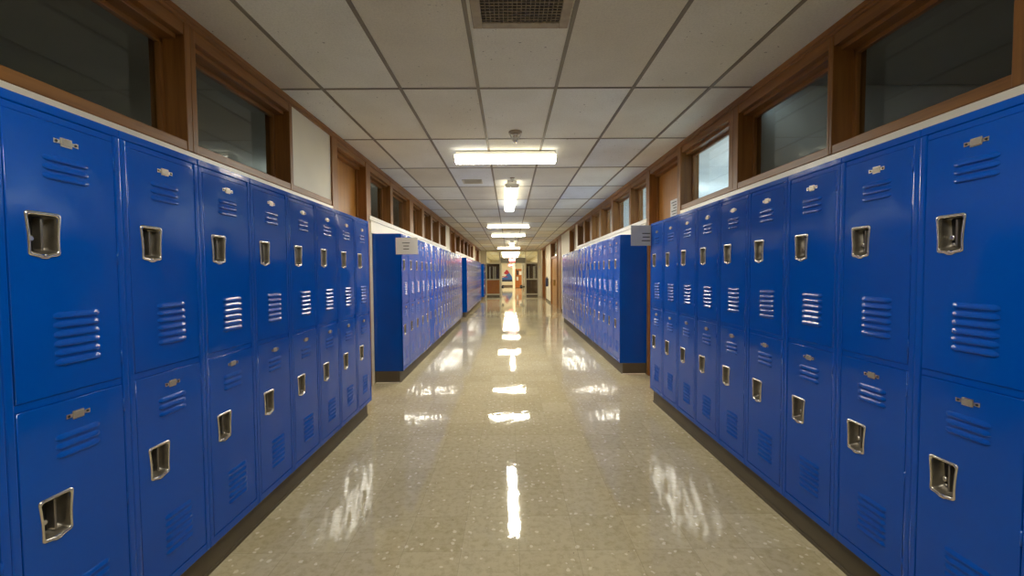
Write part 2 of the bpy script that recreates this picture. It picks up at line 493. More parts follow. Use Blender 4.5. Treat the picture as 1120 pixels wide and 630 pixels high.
# classrooms behind the transom windows
def room(name, x0, x1, y0, y1, mat, opening=None):
    """shell open towards the hall; x0 = hall side, x1 = outer wall"""
    s = 1 if x1 > x0 else -1
    bm = bmesh.new(); t = 0.1
    box(bm, x0, x1, y0 - t, y0, 0, CEIL + 0.12); box(bm, x0, x1, y1, y1 + t, 0, CEIL + 0.12)
    box(bm, x0, x1 + s * t, y0 - t, y1 + t, CEIL + 0.12, CEIL + 0.2)
    box(bm, x0, x1 + s * t, y0 - t, y1 + t, -0.1, 0.0)
    if opening is None:
        box(bm, x1, x1 + s * t, y0, y1, 0, CEIL + 0.12)
    else:
        o0, o1, z0, z1 = opening
        box(bm, x1, x1 + s * t, y0, o0, 0, CEIL + 0.12); box(bm, x1, x1 + s * t, o1, y1, 0, CEIL + 0.12)
        box(bm, x1, x1 + s * t, o0, o1, 0, z0); box(bm, x1, x1 + s * t, o0, o1, z1, CEIL + 0.12)
    structure(obj(name, bm, mat))
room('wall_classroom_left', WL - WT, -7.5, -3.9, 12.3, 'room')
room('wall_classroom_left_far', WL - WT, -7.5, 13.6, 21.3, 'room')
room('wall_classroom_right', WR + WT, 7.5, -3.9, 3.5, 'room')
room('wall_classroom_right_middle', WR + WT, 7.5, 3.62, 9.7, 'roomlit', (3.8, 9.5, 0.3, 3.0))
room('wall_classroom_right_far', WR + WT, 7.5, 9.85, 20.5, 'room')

for lx, ly in ((3.4, 5.0), (3.4, 8.0), (5.6, 5.0), (5.6, 8.0), (-4.2, 8.5), (-3.2, 6.6)):  # lamps added to brighten the rooms behind the transom windows
    root = empty('added_pendant', (lx, ly, 2.45))
    b = bmesh.new(); box(b, -0.12, 0.12, -0.6, 0.6, 0.0, 0.07, 0.006); obj('diffuser', b, 'cool', root)
    b = bmesh.new(); box(b, -0.125, 0.125, -0.61, -0.60, -0.004, 0.075, 0.002); obj('end_cap', b, 'white', root)
    b = bmesh.new(); box(b, -0.125, 0.125, 0.60, 0.61, -0.004, 0.075, 0.002); obj('end_cap', b, 'white', root)
    for s in (-1, 1):
        b = bmesh.new(); box(b, -0.006, 0.006, s * 0.5 - 0.006, s * 0.5 + 0.006, 0.07, CEIL + 0.119 - 2.45); obj('stem', b, 'white', root)
    tag(root, 'added pendant light brightening the classroom behind the %s transom windows' % ('pale right' if lx > 0 else 'left'), 'pendant light', 'added classroom pendant lights %s' % ('right' if lx > 0 else 'left'))

# ------------------------------------------------------------------ lockers
DH = 0.85
def louvre(bm, cx, cz, length, depth=0.0075, hgt=0.022):
    """pressed louvre standing out of the door face (front = -y), open along its lower edge"""
    n = 12; prof = [(0.0, 1.0), (0.35, 0.62), (0.72, 0.15), (1.0, -0.45), (0.86, -0.72), (0.25, -0.85), (0.0, -0.95)]
    rows = []
    for i in range(n + 1):
        t = i / n; e = min(t, 1 - t) * length
        k = min(1.0, max(0.0, e / 0.012)) ** 0.5 if e < 0.012 else 1.0
        x = cx - length / 2 + length * t
        rows.append([bm.verts.new((x, -depth * d * k, cz + h * hgt / 2 * (0.55 + 0.45 * k))) for d, h in prof])
    for a, b in zip(rows, rows[1:]):
        for j in range(len(prof) - 1):
            f = bm.faces.new((a[j], b[j], b[j + 1], a[j + 1])); f.smooth = True

CUPX, CUPT, CUPB = None, -0.282, -0.422
def cup_outline(s=1.0, n=5):
    """outline of the recessed handle, wide at the top, pinched at mid height"""
    pts = []
    w0, wm, w1, t, b, r = 0.0490, 0.0432, 0.0432, 0.070, -0.066, 0.011
    for i in range(n + 1):
        a_ = math.pi / 2 * i / n
        pts.append((w0 - r + r * math.sin(a_), t - r + r * math.cos(a_)))
    pts += [(w0 - 0.0025, 0.035), (wm + 0.0002, 0.0), (wm - 0.0008, -0.03)]
    for i in range(n + 1):
        a_ = math.pi / 2 * i / n
        pts.append((w1 - r + r * math.cos(a_), b + r - r * math.sin(a_)))
    pts += [(0.016, b - 0.003), (0.007, b - 0.0085)]
    full = pts + [(-x, z) for x, z in reversed(pts)]
    return [(x * s, z * s) for x, z in full]

def cup_mesh():
    bm = bmesh.new()
    rings = []
    spec = [(1.0, 0.0, 0), (0.985, -0.0045, 0), (0.90, -0.0055, 0), (0.845, -0.0025, 0), (0.80, 0.012, 1), (0.74, 0.040, 1)]
    o0 = cup_outline()
    for s, yy, mi in spec:
        rings.append(([bm.verts.new((x * s, yy, z * s + (0.006 if yy > 0.03 else 0))) for x, z in o0], mi))
    n = len(o0)
    for (a, _), (b, mi) in zip(rings, rings[1:]):
        for i in range(n):
            j = (i + 1) % n
            f = bm.faces.new((a[i], a[j], b[j], b[i])); f.smooth = True; f.material_index = mi
    f = bm.faces.new(rings[-1][0]); f.material_index = 2  # back face painted near-black as shade in the pocket
    # latch finger, hasp knob and screw
    box(bm, 0.004, 0.011, 0.012, 0.039, -0.046, 0.050, 0.0015, 1)
    lathe(bm, [(0.010, 0.039), (0.010, 0.022), (0.007, 0.019)], (-0.016, 0, -0.012), 'Y', 14, 0)
    lathe(bm, [(0.006, 0.039), (0.006, 0.028), (0.004, 0.026)], (-0.016, 0, -0.036), 'Y', 12, 0)
    lathe(bm, [(0.004, -0.004), (0.004, -0.0075), (0.002, -0.0085)], (0, 0, -0.0625), 'Y', 12, 0)
    return bm

def plate_mesh():
    bm = bmesh.new()
    pts = [(-0.037, -0.0075), (-0.0185, -0.0055), (-0.0175, -0.014), (0.0175, -0.014), (0.0185, -0.0055), (0.037, -0.0075),
           (0.037, 0.0075), (0.0185, 0.0055), (0.0175, 0.014), (-0.0175, 0.014), (-0.0185, 0.0055), (-0.037, 0.0075)]
    prism(bm, pts, -0.003, 0.0)
    prism(bm, [(-0.0155, -0.0105), (0.0155, -0.0105), (0.0155, 0.0105), (-0.0155, 0.0105)], -0.0055, -0.0029, 1)
    for s in (-1, 1):
        lathe(bm, [(0.0040, -0.002), (0.0040, -0.0042), (0.002, -0.005)], (0.029 * s, 0, 0), 'Y', 10, 2, False)
    return bm

def make_locker(w):
    """double-tier locker column; local origin at floor under the centre of its front, front faces -y"""
    hw = w / 2 - 0.0004; D = 0.376
    post = 0.0235
    root = empty('locker')
    bm = bmesh.new()
    # carcass
    box(bm, -hw, -hw + 0.006, 0.004, D, ZB, ZT); box(bm, hw - 0.006, hw, 0.004, D, ZB, ZT)
    box(bm, -hw, hw, 0.004, D, ZT - 0.006, ZT); box(bm, -hw, hw, 0.004, D, ZB, ZB + 0.006)
    box(bm, -hw, hw, D - 0.006, D, ZB, ZT)
    box(bm, -hw, hw, 0.02, D - 0.01, 1.066, 1.074)
    # face frame
    for s in (-1, 1):
        box(bm, s * hw, s * (hw - post), -0.0055, 0.02, ZB, ZT - 0.03, 0.0045, 0, 3)
    box(bm, -hw, hw, -0.004, 0.02, ZT - 0.030, ZT, 0.004, 0, 2)
    box(bm, -hw + post, hw - post, -0.0005, 0.02, ZT - 0.053, ZT - 0.0305, 0.002)
    box(bm, -hw + post, hw - post, 0.0, 0.02, 1.0565, 1.0825, 0.003)
    box(bm, -hw, hw, -0.004, 0.02, ZB, ZB + 0.04, 0.004)
    # hinge knuckles at the right-hand post
    for z in (1.16, 1.52, 1.86, 0.28, 0.63, 0.98):
        lathe(bm, [(0.0036, -0.024), (0.0036, 0.024)], (hw - post - 0.001, -0.004, z), 'Z', 8)
    obj('cabinet_frame', bm, 'blue', root)
    dw = w / 2 - post - 0.0052
    cupx = -dw + 0.040 + 0.0485
    cz = -0.352
    for top in (1.9345, 1.0545):
        b = bmesh.new()
        # door skin: strips around the handle opening
        hx0, hx1, hz0, hz1 = cupx - 0.040, cupx + 0.040, cz - 0.060, cz + 0.062
        y0, y1 = -0.0045, 0.012
        X = [-dw, hx0, hx1, dw]; Z = [-DH, hz0, hz1, 0.0]
        g = {}
        r_ = 0.003
        def vv(i, j, y):
            k = (i, j, y)
            if k not in g: g[k] = b.verts.new((X[i], y, Z[j]))
            return g[k]
        for i in range(3):
            for j in range(3):
                if i == 1 and j == 1: continue
                b.faces.new((vv(i, j, y0), vv(i + 1, j, y0), vv(i + 1, j + 1, y0), vv(i, j + 1, y0)))
        # folded edges
        loop = [(0, 0), (1, 0), (2, 0), (3, 0), (3, 1), (3, 2), (3, 3), (2, 3), (1, 3), (0, 3), (0, 2), (0, 1)]
        rim = {}
        for (i, j) in loop:
            xx = X[i] + (-r_ if i == 0 else r_ if i == 3 else 0) * 0.6
            zz = Z[j] + (-r_ if j == 0 else r_ if j == 3 else 0) * 0.6
            rim[(i, j)] = (b.verts.new((xx, y0 + r_, zz)), b.verts.new((xx, y1, zz)))
        for p, q in zip(loop, loop[1:] + loop[:1]):
            f = b.faces.new((vv(*p, y0), vv(*q, y0), rim[q][0], rim[p][0])); f.smooth = True
            b.faces.new((rim[p][0], rim[q][0], rim[q][1], rim[p][1]))
        t = bmesh.new()
        for k in range(3): louvre(t, 0.004, -0.111 - 0.0285 * k, 0.137)
        for k in range(6): louvre(t, 0.016, -0.604 - 0.0298 * k, 0.142)
        merge(b, t, 0, Matrix.Translation((0, y0, 0)))
        dr = obj('door', b, 'blue', root, (0, 0, top))
        obj('handle_cup', cup_mesh(), ['steel', 'pocket', 'dark'], dr, (cupx, y0, cz))
        obj('number_plate', plate_mesh(), ['steel', 'platef', 'dark'], dr, (0.004, y0, -0.052))
    return root

ORD = ['first', 'second', 'third', 'fourth', 'fifth', 'sixth', 'seventh', 'eighth', 'ninth', 'tenth', 'eleventh', 'twelfth',
       'thirteenth', 'fourteenth', 'fifteenth', 'sixteenth', 'seventeenth', 'eighteenth', 'nineteenth']
PL, PR = 0.3758, 0.3698
ENDL, ENDR = 4.149, 4.515
protoL = make_locker(PL); protoR = make_locker(PR)
used = {'L': False, 'R': False}
def put_locker(side, yc, label, group):
    key = 'L' if side < 0 else 'R'
    proto = protoL if side < 0 else protoR
    loc = (FL if side < 0 else FR, yc, 0); rz = R(90) if side < 0 else R(-90)
    if not used[key]:
        used[key] = True; o = proto; o.location = loc; o.rotation_euler = (0, 0, rz)
    else: o = dup(proto, loc, rz)
    return tag(o, label, 'locker', group)

def run(side, y0, n, namer, group):
    p = PL if side < 0 else PR
    return [put_locker(side, y0 + p * (i + 0.5), namer(i), group) for i in range(n)]

yl = ENDL - PL * 10
def near_left(i):
    k = i - 1      # column 0 shows as a sliver at the frame edge
    if k < 0: return 'blue two-tier locker cut off by the left edge of the photo'
    if k == 0: return 'largest blue two-tier locker on the left, nearest the camera'
    if k == 8: return 'last blue two-tier locker of the near left run, beside the oak door frame'
    return 'blue two-tier locker, %s from the front in the near left run' % ORD[k]
run(-1, yl, 10, near_left, 'near run of lockers on the left')
yr = ENDR - PR * 9
def near_right(i):
    if i == 0: return 'largest blue two-tier locker on the right, cut by the photo edge'
    if i == 8: return 'last blue two-tier locker of the near right run, below the door notice'
    return 'blue two-tier locker, %s from the front in the near right run' % ORD[i]
run(1, yr, 9, near_right, 'near run of lockers on the right')
YL2 = 5.397
def second_left(i):
    if i == 0: return 'first blue locker under the paper sign in the second left run, dark side showing'
    if i == 17: return 'farthest blue two-tier locker of the second left run'
    return 'blue two-tier locker, %s behind the paper sign in the second left run' % ORD[i]
l2 = run(-1, YL2, 18, second_left, 'second run of lockers on the left')
YL3 = 13.58
def third_left(i):
    if i == 0: return 'first blue locker of the third left run, narrow dark side showing'
    if i == 17: return 'farthest blue locker of the third left run'
    return 'small far blue locker, %s along the third left run' % ORD[i]
run(-1, YL3, 18, third_left, 'third run of lockers on the left')
YL4 = 22.39
def fourth_left(i):
    if i == 0: return 'first blue locker of the short last left run near the glazed screen, side showing'
    return 'tiny blue locker, %s in the short last left run by the glazed screen' % ORD[i]
# the last short run stands proud of a closed doorway reveal
run(-1, YL4, 5, fourth_left, 'last short run of lockers on the left')
YR2 = 5.768
def second_right(i):
    if i == 0: return 'first blue locker of the second right run, its dark side facing the camera'
    if i == 16: return 'farthest blue locker of the second right run, by the cream wall'
    return 'blue two-tier locker, %s from its dark side in the second right run' % ORD[i]
run(1, YR2, 17, second_right, 'second run of lockers on the right')
# one lower door in the second left run stands slightly ajar
low = [c for c in l2[5].children if c.name.startswith('door')][1]
hw_ = PL / 2 - 0.0235 - 0.0052
low.matrix_local = Matrix.Translation((hw_, 0, 1.0545)) @ Matrix.Rotation(R(-6), 4, 'Z') @ Matrix.Translation((-hw_, 0, 0))
# Rotation about its right-hand hinge swings the free edge out into the hall (-y)
if (low.matrix_local @ Vector((-hw_, 0, 0))).y > 0:
    low.matrix_local = Matrix.Translation((hw_, 0, 1.0545)) @ Matrix.Rotation(R(6), 4, 'Z') @ Matrix.Translation((-hw_, 0, 0))
l2[5]['label'] = 'blue locker with lower door ajar, sixth behind the paper sign at left'

# plinths under the runs
def plinth(side, y0, y1, label):
    bm = bmesh.new()
    xf = FL - 0.042 if side < 0 else FR + 0.036
    xb = WL + 0.006 if side < 0 else WR - 0.006
    box(bm, xf, xb, y0, y1, 0.0, ZB - 0.001, 0.004)
    o = obj('locker_plinth', bm, 'plinth')
    s = 1 if side < 0 else -1
    c = bmesh.new(); box(c, xf + s * 0.0, xf + s * 0.006, y0, y1, 0.0, 0.02, 0.002)
    obj('shoe_strip', c, 'plinth', o)
    return tag(o, label, 'base', 'dark bases under the lockers')
plinth(-1, yl, ENDL, 'dark taupe base strip under the near left lockers')
plinth(1, yr, ENDR, 'dark taupe base strip under the near right lockers')
plinth(-1, YL2, YL2 + 18 * PL, 'dark base under the second left locker run, below the paper sign')
plinth(-1, YL3, YL3 + 18 * PL, 'dark base under the third left locker run')
plinth(-1, YL4, YL4 + 5 * PL, 'dark base under the short last left locker run')
plinth(1, YR2, YR2 + 17 * PR, 'dark base under the second right locker run')
# pale shoe moulding across the two end panels
for x0, x1, y in ((FL - 0.36, FL - 0.03, YL2), (FR + 0.03, FR + 0.36, YR2)):
    bm = bmesh.new(); box(bm, x0, x1, y - 0.016, y - 0.001, 0, 0.014, 0.004)
    trim_n[0] += 1; structure(obj('trim_%d' % trim_n[0], bm, 'sill'))

# ------------------------------------------------------------------ paper signs on the locker ends
def sheet(name, x0, x1, y, z0, z1, lines, label, extra=None):
    bm = bmesh.new(); box(bm, x0, x1, y - 0.0015, y, z0, z1)
    o = obj(name, bm, 'paper')
    for lx0, lx1, lz in lines:
        b = bmesh.new(); box(b, lx0, lx1, y - 0.0022, y - 0.0014, lz - 0.005, lz + 0.005)
        obj('text_line', b, 'ink', o)
    return tag(o, label, 'sign')
xa, xb_ = -1.502, -1.212
sheet('paper_sign', xa, xb_, YL2 - 0.002, 1.715, 1.935,
      [(xa + .085, xa + .185, 1.865), (xa + .10, xa + .175, 1.825), (xa + .10, xa + .175, 1.785)],
      'white paper sign jutting from the corner of the second left locker run')
xa, xb_ = 1.345, 1.625
sheet('paper_sign', xa, xb_, ENDR + 0.003, 1.750, 1.975,
      [(xa + .125, xa + .215, 1.885), (xa + .13, xa + .21, 1.845), (xa + .12, xa + .215, 1.805)],
      'white paper sign jutting from the far end of the near right lockers')
# notice on the oak door at the right
bm = bmesh.new()
xn = WR + 0.115
box(bm, xn - 0.002, xn - 0.0006, 5.02, 5.235, 2.09, 2.365)
nt_ = obj('door_notice', bm, 'paper')
for k in range(6):
    b = bmesh.new(); box(b, xn - 0.0028, xn - 0.0018, 5.05, 5.20 - 0.03 * (k % 3), 2.325 - 0.036 * k, 2.335 - 0.036 * k)
    obj('text_line', b, 'ink', nt_)
tag(nt_, 'white paper notice taped high on the oak door at right', 'notice')

# ------------------------------------------------------------------ ceiling fixtures
def fixture(loc, rz, length, label):
    """wraparound fluorescent light: metal pan, wrap lens, end caps; long axis local x"""
    root = empty('ceiling_light', loc, rz)
    hl = length / 2
    b = bmesh.new(); box(b, -hl + 0.02, hl - 0.02, -0.075, 0.075, -0.045, 0.0, 0.004)
    obj('housing', b, 'white', root)
    b = bmesh.new()
    prof = [(-0.100, -0.046), (-0.108, -0.060), (-0.100, -0.092), (-0.084, -0.108), (0.084, -0.108), (0.100, -0.092), (0.108, -0.060), (0.100, -0.046)]
    av = [b.verts.new((-hl + 0.012, p, q)) for p, q in prof]; bv = [b.verts.new((hl - 0.012, p, q)) for p, q in prof]
    b.faces.new(av); b.faces.new(bv[::-1])
    for i in range(len(prof)):
        j = (i + 1) % len(prof); f = b.faces.new((av[i], av[j], bv[j], bv[i]))
        f.material_index = 0 if i == 3 else 1
    obj('lens', b, ['lens', 'lens_side'], root)
    for s in (-1, 1):
        b = bmesh.new()
        pts = [(p * 1.04, q * 1.02 + 0.001) for p, q in prof]
        ya, yb = s * (hl - 0.012), s * hl
        a_ = [b.verts.new((ya, p, q)) for p, q in pts]; c_ = [b.verts.new((yb, p, q)) for p, q in pts]
        b.faces.new(a_); b.faces.new(c_[::-1])
        for i in range(len(pts)):
            j = (i + 1) % len(pts); b.faces.new((a_[i], a_[j], c_[j], c_[i]))
        obj('end_cap', b, 'white', root)
    return tag(root, label, 'ceiling light', 'fluorescent ceiling lights')
cx = GX0
fixture((-0.04, 4.93, CEIL - 0.012), 0, 1.22, 'nearest lit ceiling light, lying across the hall')
fixture((0.024, 7.62, CEIL - 0.012), R(91), 2.44, 'long lit ceiling light running along the hall behind the nearest one')
fixture((-0.033, 11.9, CEIL - 0.012), 0, 1.22, 'crosswise lit ceiling light just beyond the long lengthwise one')
fixture((-0.033, 14.7, CEIL - 0.012), 0, 1.22, 'second crosswise lit ceiling light beyond the long lengthwise one')
fixture((0.11, 19.3, CEIL - 0.012), R(90), 2.44, 'far lengthwise lit ceiling light seen end-on before the glazed screen')
fixture((-0.033, 22.0, CEIL - 0.012), 0, 1.22, 'last crosswise lit ceiling light before the glazed screen')
fixture((cx, 26.9, CEIL - 0.012), 0, 1.22, 'crosswise lit ceiling light seen through the glass above the exit doors')
fixture((cx, 32.0, CEIL - 0.012), 0, 1.22, 'lit ceiling light deep in the lobby behind the exit doors')
fixture((cx, 39.0, CEIL - 0.012), 0, 1.22, 'farthest lit ceiling light near the lobby back wall')
fixture((cx, 0.5, CEIL - 0.012), 0, 1.22, 'added crosswise lit ceiling light overhead, just in front of the camera and out of view')  # unseen lamp, placed here to brighten the near lockers and walls
fixture((cx, 29.3, CEIL - 0.012), 0, 1.22, 'added lobby ceiling light, second behind the glass above the exit doors')  # this and the next two are added to brighten the lobby
fixture((cx, 35.5, CEIL - 0.012), 0, 1.22, 'added lobby ceiling light above the second red exit sign')
fixture((cx, 42.5, CEIL - 0.012), 0, 1.22, 'added lobby ceiling light above the mural board')

for y, wh in ((30.6, 'third in the lobby line from the glazed screen'), (33.7, 'fifth in the lobby line from the glazed screen'),
              (37.2, 'seventh in the lobby line, before the second red exit sign'), (40.7, 'ninth in the lobby line, over the orange bookcase')):
    fixture((cx, y, CEIL - 0.012), 0, 1.22, 'added lit ceiling light, ' + wh)  # four more lamps added to make the lobby brighter

# return-air grille
gx, gy = 0.0735, 2.17
root = empty('air_grille', (gx, gy, CEIL - 0.006))
b = bmesh.new()
W2, I2 = 0.277, 0.222
for s in (-1, 1):
    box(b, s * I2, s * W2, -W2, W2, -0.012, 0.0, 0.004); box(b, -I2, I2, s * I2, s * W2, -0.012, 0.0, 0.004)
obj('grille_frame', b, 'vent', root)
b = bmesh.new(); box(b, -I2, I2, -I2, I2, -0.002, 0.0005); obj('duct_shade', b, 'dark', root)  # dark sheet behind the mesh stands in for the shaded duct
b = bmesh.new()
n = 18
for i in range(1, n):
    t = -I2 + 2 * I2 * i / n
    box(b, t - 0.0022, t + 0.0022, -I2, I2, -0.011, -0.003); box(b, -I2, I2, t - 0.0022, t + 0.0022, -0.0105, -0.0035)
obj('grille_mesh', b, 'grid', root)
tag(root, 'square return air grille with dusty mesh in the ceiling above the camera', 'vent')

# small slatted ceiling vent
root = empty('ceiling_vent', (-0.575, 6.47, CEIL - 0.001))
b = bmesh.new()
for s in (-1, 1):
    box(b, s * 0.125, s * 0.155, -0.13, 0.13, -0.012, 0, 0.003); box(b, -0.125, 0.125, s * 0.105, s * 0.13, -0.012, 0, 0.003)
obj('vent_frame', b, 'frame', root)
b = bmesh.new(); box(b, -0.125, 0.125, -0.105, 0.105, -0.003, 0); obj('backing', b, 'header', root)
b = bmesh.new()
for i in range(7): box(b, -0.125, 0.125, -0.09 + 0.03 * i - 0.006, -0.09 + 0.03 * i + 0.006, -0.011, -0.004)
obj('slats', b, 'frame', root)
tag(root, 'small grey slatted vent in the ceiling behind the nearest light', 'vent')

# sprinkler heads
def sprinkler(loc, s, label):
    root = empty('sprinkler_head', loc)
    b = bmesh.new(); lathe(b, [(0.075 * s, 0.0), (0.076 * s, -0.006 * s), (0.062 * s, -0.014 * s), (0.04 * s, -0.018 * s), (0.03 * s, -0.018 * s)], (0, 0, 0), 'Z', 28)
    obj('escutcheon', b, 'vent', root)
    b = bmesh.new(); lathe(b, [(0.03 * s, -0.016 * s), (0.034 * s, -0.03 * s), (0.032 * s, -0.055 * s), (0.02 * s, -0.085 * s), (0.03 * s, -0.095 * s), (0.026 * s, -0.112 * s), (0.012 * s, -0.122 * s)], (0, 0, 0), 'Z', 20)
    obj('sprinkler_body', b, 'steel', root)
    for sg in (-1, 1):
        b = bmesh.new()
        prism(b, [(sg * 0.060 * s, -0.014 * s), (sg * 0.074 * s, -0.018 * s), (sg * 0.034 * s, -0.095 * s), (sg * 0.024 * s, -0.090 * s)], -0.006 * s, 0.006 * s)
        obj('frame_arm', b, 'white', root)
    return tag(root, label, 'sprinkler', 'sprinkler heads')
sprinkler((0.068, 4.24, CEIL - 0.001), 0.92, 'sprinkler head in front of the nearest ceiling light')
sprinkler((0.05, 6.25, CEIL - 0.001), 0.5, 'small sprinkler head at the near end of the long ceiling light')

# ------------------------------------------------------------------ glazed screen at the end of the hall
bm = bmesh.new()
box(bm, WL - WT, -1.50, YE, YE + 0.15, 0, CEIL); box(bm, 1.80, WR + WT, YE, YE + 0.15, 0, CEIL)
structure(obj('wall_far', bm, 'cream'))
bm = bmesh.new()
ya, yb = YE + 0.02, YE + 0.12
for x0, x1 in ((-1.50, -1.44), (-0.64, -0.567), (0.98, 1.045), (1.74, 1.80)): box(bm, x0, x1, ya, yb, 0, CEIL - 0.001, 0.004)
for x0, x1 in ((-1.44, -0.64), (1.045, 1.74)):
    box(bm, x0, x1, ya, yb, 0.10, 0.18, 0.004); box(bm, x0, x1, ya, yb, 1.045, 1.12, 0.004); box(bm, x0, x1, ya, yb, 2.05, 2.13, 0.004)
    box(bm, x0, x1, ya, yb, 2.83, CEIL - 0.001, 0.004)
box(bm, -0.567, 0.98, ya, yb, 2.83, CEIL - 0.001, 0.004)
scr = structure(obj('trim_screen_frame', bm, 'frame'))
bm = bmesh.new()
for x0, x1 in ((-1.44, -0.64), (1.045, 1.74)): box(bm, x0, x1, ya - 0.01, yb, 0.0, 0.10, 0.004)
obj('kick_base', bm, 'plinth', scr)
bm = bmesh.new(); box(bm, -0.567, 0.98, ya + 0.005, yb - 0.005, 2.107, 2.43, 0.004); obj('header_panel', bm, 'header', scr)
for k, (x0, x1, z0, z1) in enumerate([(-1.44, -0.64, 0.18, 1.045), (-1.44, -0.64, 1.12, 2.05), (-1.44, -0.64, 2.13, 2.83),
                       (1.045, 1.74, 0.18, 1.045), (1.045, 1.74, 1.12, 2.05), (1.045, 1.74, 2.13, 2.83), (-0.567, 0.98, 2.43, 2.83)]):
    b = bmesh.new(); box(b, x0, x1, YE + 0.065, YE + 0.071, z0, z1); obj('pane', b, 'glass', scr)
# the two leaves stand open into the lobby
def open_leaf(xh, ang, sgn):
    door_n[0] += 1
    root = structure(empty('door_%d' % door_n[0], (xh, YE + 0.10, 0), 0))
    root.rotation_euler = (0, 0, ang)
    wdt = 0.76
    b = bmesh.new()
    box(b, 0, sgn * 0.26, -0.022, 0.022, 0.01, 2.09, 0.003); box(b, sgn * (wdt - 0.26), sgn * wdt, -0.022, 0.022, 0.01, 2.09, 0.003)
    box(b, sgn * 0.26, sgn * (wdt - 0.26), -0.022, 0.022, 0.01, 0.26, 0.003); box(b, sgn * 0.26, sgn * (wdt - 0.26), -0.022, 0.022, 1.98, 2.09, 0.003)
    obj('leaf_frame', b, 'frame', root)
    b = bmesh.new(); box(b, sgn * 0.26, sgn * (wdt - 0.26), -0.004, 0.004, 0.26, 1.98); obj('pane', b, 'glass', root)
    b = bmesh.new(); f = -1
    box(b, sgn * 0.56, sgn * 0.74, f * 0.022, f * 0.15, 0.49, 0.70, 0.006); box(b, sgn * 0.06, sgn * 0.56, f * 0.10, f * 0.14, 0.57, 0.63, 0.006); box(b, sgn * 0.04, sgn * 0.10, f * 0.022, f * 0.14, 0.56, 0.64, 0.006)
    obj('push_bar', b, 'black', root)
open_leaf(-0.56, R(87), 1)
open_leaf(0.975, R(-76), -1)

# lit exit sign on the header, second one further on
def exit_sign(loc, wdt, hgt, label):
    root = empty('exit_sign', loc)
    b = bmesh.new(); box(b, -wdt / 2, wdt / 2, 0.0, 0.05, -hgt / 2, hgt / 2, 0.006); obj('housing', b, 'white', root)
    b = bmesh.new(); box(b, -wdt / 2 + 0.012, wdt / 2 - 0.012, -0.004, 0.001, -hgt / 2 + 0.012, hgt / 2 - 0.012); obj('sign_face', b, 'red', root)
    cu = bpy.data.curves.new('letters', 'FONT'); cu.body = 'EXIT'; cu.size = hgt * 0.74; cu.align_x = 'CENTER'; cu.align_y = 'CENTER'; cu.extrude = 0.002
    t = bpy.data.objects.new('letters_source', cu); C.objects.link(t)
    dg = bpy.context.evaluated_depsgraph_get()
    me = bpy.data.meshes.new_from_object(t.evaluated_get(dg))
    bpy.data.objects.remove(t)
    me.transform(Matrix.Rotation(R(90), 4, 'X'))
    me.materials.clear(); me.materials.append(M['redwhite'])
    o = bpy.data.objects.new('letters', me); C.objects.link(o); o.parent = root; o.location = (0, -0.0065, 0)
    return tag(root, label, 'exit sign', 'exit signs')
exit_sign((0.17, YE - 0.035, 2.285), 0.36, 0.27, 'red lit EXIT sign on the grey header over the doorway')
exit_sign((0.10, 38.0, 2.20), 0.42, 0.26, 'smaller red EXIT sign farther away, seen through the open doorway')
# its ceiling hanger
b = bmesh.new(); box(b, -0.015, 0.015, 0.012, 0.038, 0.13, CEIL - 2.20 - 0.001)
obj('hanger', b, 'white', [o for o in C.objects if o.name.startswith('exit_sign') and o.location.y > 30][0])

# ------------------------------------------------------------------ lobby beyond
bm = bmesh.new()
box(bm, -4.5, 4.5, YF, YF + 0.2, 0, CEIL); box(bm, -2.3, -2.1, YE + 0.15, YF, 0, CEIL); box(bm, 2.25, 2.45, YE + 0.15, YF, 0, CEIL)
box(bm, -2.3, WL - WT, YE + 0.05, YE + 0.15, 0, CEIL); box(bm, WR + WT, 2.45, YE + 0.05, YE + 0.15, 0, CEIL)
structure(obj('wall_lobby', bm, 'cream'))
bm = bmesh.new(); box(bm, -2.1, 2.25, YF - 0.02, YF, 0, 0.16, 0.004); structure(obj('baseboard_lobby', bm, 'walnut'))
# painted board on the lobby wall: red peak, white oval, blue foot
root = empty('wall_mural', (-0.36, YF - 0.001, 1.17))
def patch(name, pts, y, m):
    b = bmesh.new(); prism(b, pts, y, y + 0.008); obj(name, b, m, root)
b = bmesh.new(); prism(b, [(-0.68, -0.64), (0.66, -0.64), (0.66, -0.1), (0.14, 0.68), (-0.10, 0.68), (-0.68, 0.05)], -0.03, 0); obj('board', b, 'white', root)
patch('blue_field', [(-0.64, -0.40), (0.64, -0.40), (0.60, -0.08), (0.30, 0.36), (0.02, 0.12), (-0.25, -0.15), (-0.64, -0.22)], -0.036, 'mural_blue')
patch('red_peak', [(-0.30, 0.28), (0.02, 0.14), (0.32, 0.34), (0.12, 0.66), (-0.04, 0.66)], -0.037, 'mural_red')
patch('navy_foot', [(-0.68, -0.62), (0.66, -0.62), (0.64, -0.40), (-0.64, -0.40)], -0.036, 'mural_navy')
patch('red_band', [(-0.50, -0.12), (0.10, -0.16), (0.14, -0.08), (-0.48, -0.04)], -0.041, 'mural_red')
patch('white_oval', [(-0.26 + 0.24 * math.cos(i * math.pi / 10), 0.08 + 0.13 * math.sin(i * math.pi / 10)) for i in range(20)], -0.045, 'white')
tag(root, 'red, white and blue mural board on the lobby wall beyond the doors', 'mural')
